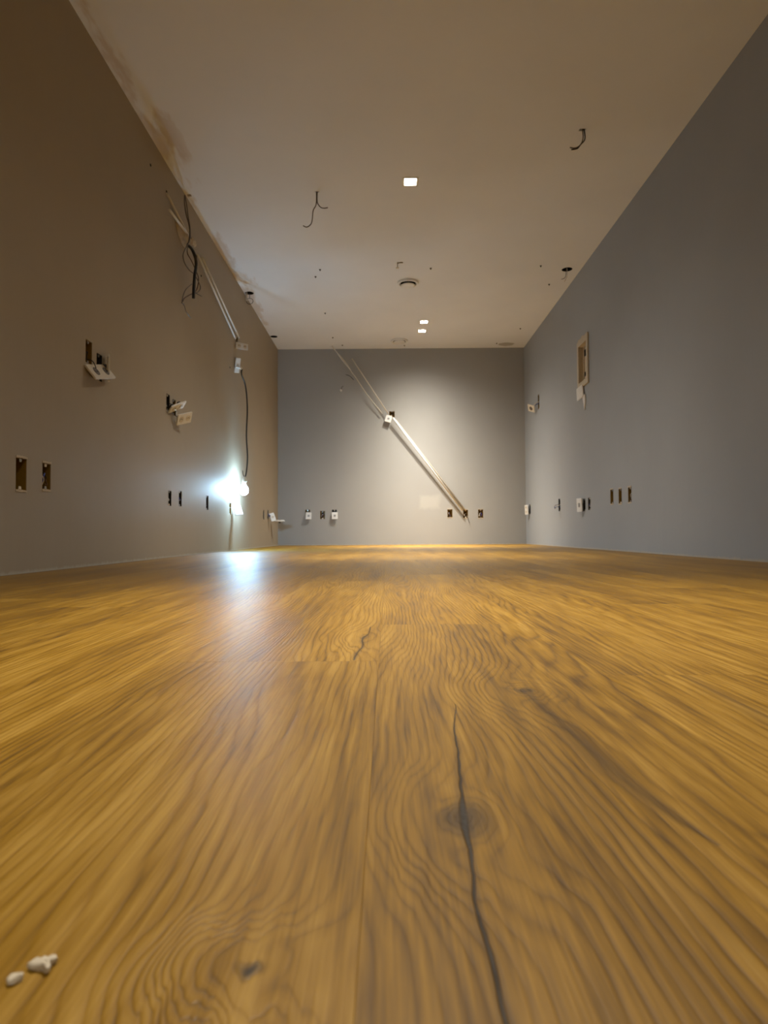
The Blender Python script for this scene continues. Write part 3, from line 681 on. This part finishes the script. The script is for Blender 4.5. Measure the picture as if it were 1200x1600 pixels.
# screw hook
p = at(621, 410, 2, H); root = empty('ceiling_hook', 'small metal hook hanging above the middle air valve', 'hook', Matrix.Translation(p))
b = bmesh.new(); tube(b, [(0, 0, .002), (0, 0, -.045)], .003, 8, False); obj('shank', b, M_GRY, root, True)
b = bmesh.new(); lathe(b, [(0, -.052), (.014, -.050), (.014, -.046), (0, -.044)], 14); obj('cap', b, M_OFF, root, True)
b = bmesh.new(); tube(b, [(0, 0, -.008), (.02, 0, -.004), (.048, 0, -.003)], .0028, 6); obj('wire', b, M_GRY, root, True)
# drilled holes in the left wall: dark plugs
for px, py, lb in [(235, 258, 'small dark drill plug in the left wall above the conduits'), (260, 299.5, 'small dark drill plug at the top end of the left conduit'), (359, 574, 'small dark drill plug left of the cord plate'),
                   (314, 431, 'small dark drill plug beside the long left conduits')]:
    p = LW_(px, py, 0); b = bmesh.new(); lathe(b, [(0, .004), (.006, .0035), (.009, .0006), (0, .0006)], 14)
    o = obj('wall_plug', b, M_HOLE, None, True); o.matrix_world = Matrix.Translation(p) @ Matrix.Rotation(PI/2, 4, 'Y'); tag(o, lb, 'plug', 'drill plugs in the left wall')

# ------------------------------------------------------------------ work lamp hanging on its cord
LP = Vector((XL+.085, 5.80, .560))
root = empty('work_lamp', 'dazzling white work lamp bulb hanging low beside the left wall', 'lamp', Matrix.Translation(LP))
b = bmesh.new(); lathe(b, [(0, -.060), (.020, -.055), (.036, -.036), (.040, -.014), (.034, .008), (.020, .024), (.016, .034), (0, .034)], 28); obj('bulb', b, M_BULB, root, True)
b = bmesh.new(); lathe(b, [(0, .034), (.017, .034), (.019, .040), (.019, .085), (.010, .096), (0, .098)], 24); obj('socket', b, M_WHT, root, True)
b = bmesh.new(); plug = at(378, 577, 0, XL+.075)
top = plug-LP
tube(b, [(0, 0, .096), (.006, .06, .14), (.010, .10, .30), (.004, .08, .50), (.010, .09, .75), (.000, .06, .95), (top.x-.002, top.y, top.z-.05), tuple(top)], .0068, 8); obj('cord', b, M_BLK, root, True)
b = bmesh.new(); tube(b, [tuple(top+Vector((0, 0, .002))), tuple(top+Vector((-.018, -.012, .012))), tuple(top+Vector((-.05, -.03, .018)))], .010, 10); obj('plug', b, M_WHT, root, True)
ld = bpy.data.lights.new('bulb_light', 'POINT'); ld.energy = BULB_W; ld.color = BULB_C; ld.shadow_soft_size = .042
ld.use_nodes = True; lt = ld.node_tree      # the socket end of the bulb gives little light
tc = lt.nodes.new('ShaderNodeTexCoord'); sx = lt.nodes.new('ShaderNodeSeparateXYZ'); lt.links.new(tc.outputs['Normal'], sx.inputs[0])
mr = lt.nodes.new('ShaderNodeMapRange'); lt.links.new(sx.outputs[2], mr.inputs[0])
for k_, v_ in enumerate((.0, .9, 1.0, .6)): mr.inputs[k_+1].default_value = v_
lt.links.new(mr.outputs[0], lt.nodes['Emission'].inputs['Strength'])
lo = bpy.data.objects.new('bulb_light', ld); sc.collection.objects.link(lo); lo.parent = root; lo.location = (0, 0, -.012)
root2 = empty('cable_joint', 'white cable connector just above the shining work lamp', 'connector', Matrix.Translation(at(383, 749, 0, XL+.11)))
b = bmesh.new(); box(b, (0, 0, 0), (.022, .02, .05), Matrix.Rotation(-.5, 4, 'Y')); bevel(b, .004, 2); obj('body', b, M_WHT, root2)
b = bmesh.new(); tube(b, [(-.008, 0, .02), (-.02, 0, .05), (-.022, 0, .08)], .003, 6); obj('lead', b, M_BLK, root2, True)

# ------------------------------------------------------------------ plaster crumbs on the floor
def crumb(label, c, outline, h_, seed, rz):
    b = bmesh.new(); n = len(outline); lv = []
    for (zf, sf) in ((0, .86), (.35, 1.0), (.8, .93), (1.0, .72)):
        lv.append([b.verts.new((x*sf+.0004*mnoise.noise((x*900+seed, z_*900, zf*4)), z_*sf+.0004*mnoise.noise((z_*900, x*900+seed, zf*4)), h_*zf*(1+.5*mnoise.noise((x*300, z_*300, seed))*(zf > 0)))) for x, z_ in outline])
    for A, B in zip(lv, lv[1:]):
        for k in range(n): b.faces.new((A[k], A[(k+1) % n], B[(k+1) % n], B[k]))
    b.faces.new(lv[0][::-1])
    top = b.verts.new((0, 0, h_*1.05))
    for k in range(n): b.faces.new((lv[-1][k], lv[-1][(k+1) % n], top))
    bmesh.ops.recalc_face_normals(b, faces=b.faces)
    o = obj('plaster_crumb', b, M_CREAM); o.location = c; o.rotation_euler = (0, 0, rz); return tag(o, label, 'crumb', 'plaster crumbs on the floor')
p = at(65, 1512, 2, 0)
crumb('larger ragged white plaster crumb on the floor', (p.x, p.y, .0002), [(-.0042, .0008), (-.0045, -.0012), (-.0020, -.0022), (.0012, -.0022), (.0040, -.0042), (.0046, -.0030), (.0030, -.0002), (.0046, .0020), (.0034, .0034), (.0008, .0030), (-.0006, .0040), (-.0016, .0026), (-.0034, .0030)], .0024, 1.3, 0)
p = at(23, 1535, 2, 0)
crumb('smaller rounded white plaster crumb on the floor', (p.x, p.y, .0002), [(-.0024, -.0010), (-.0010, -.0022), (.0008, -.0018), (.0024, .0004), (.0018, .0020), (-.0002, .0024), (-.0020, .0014)], .0020, 4.7, 0)
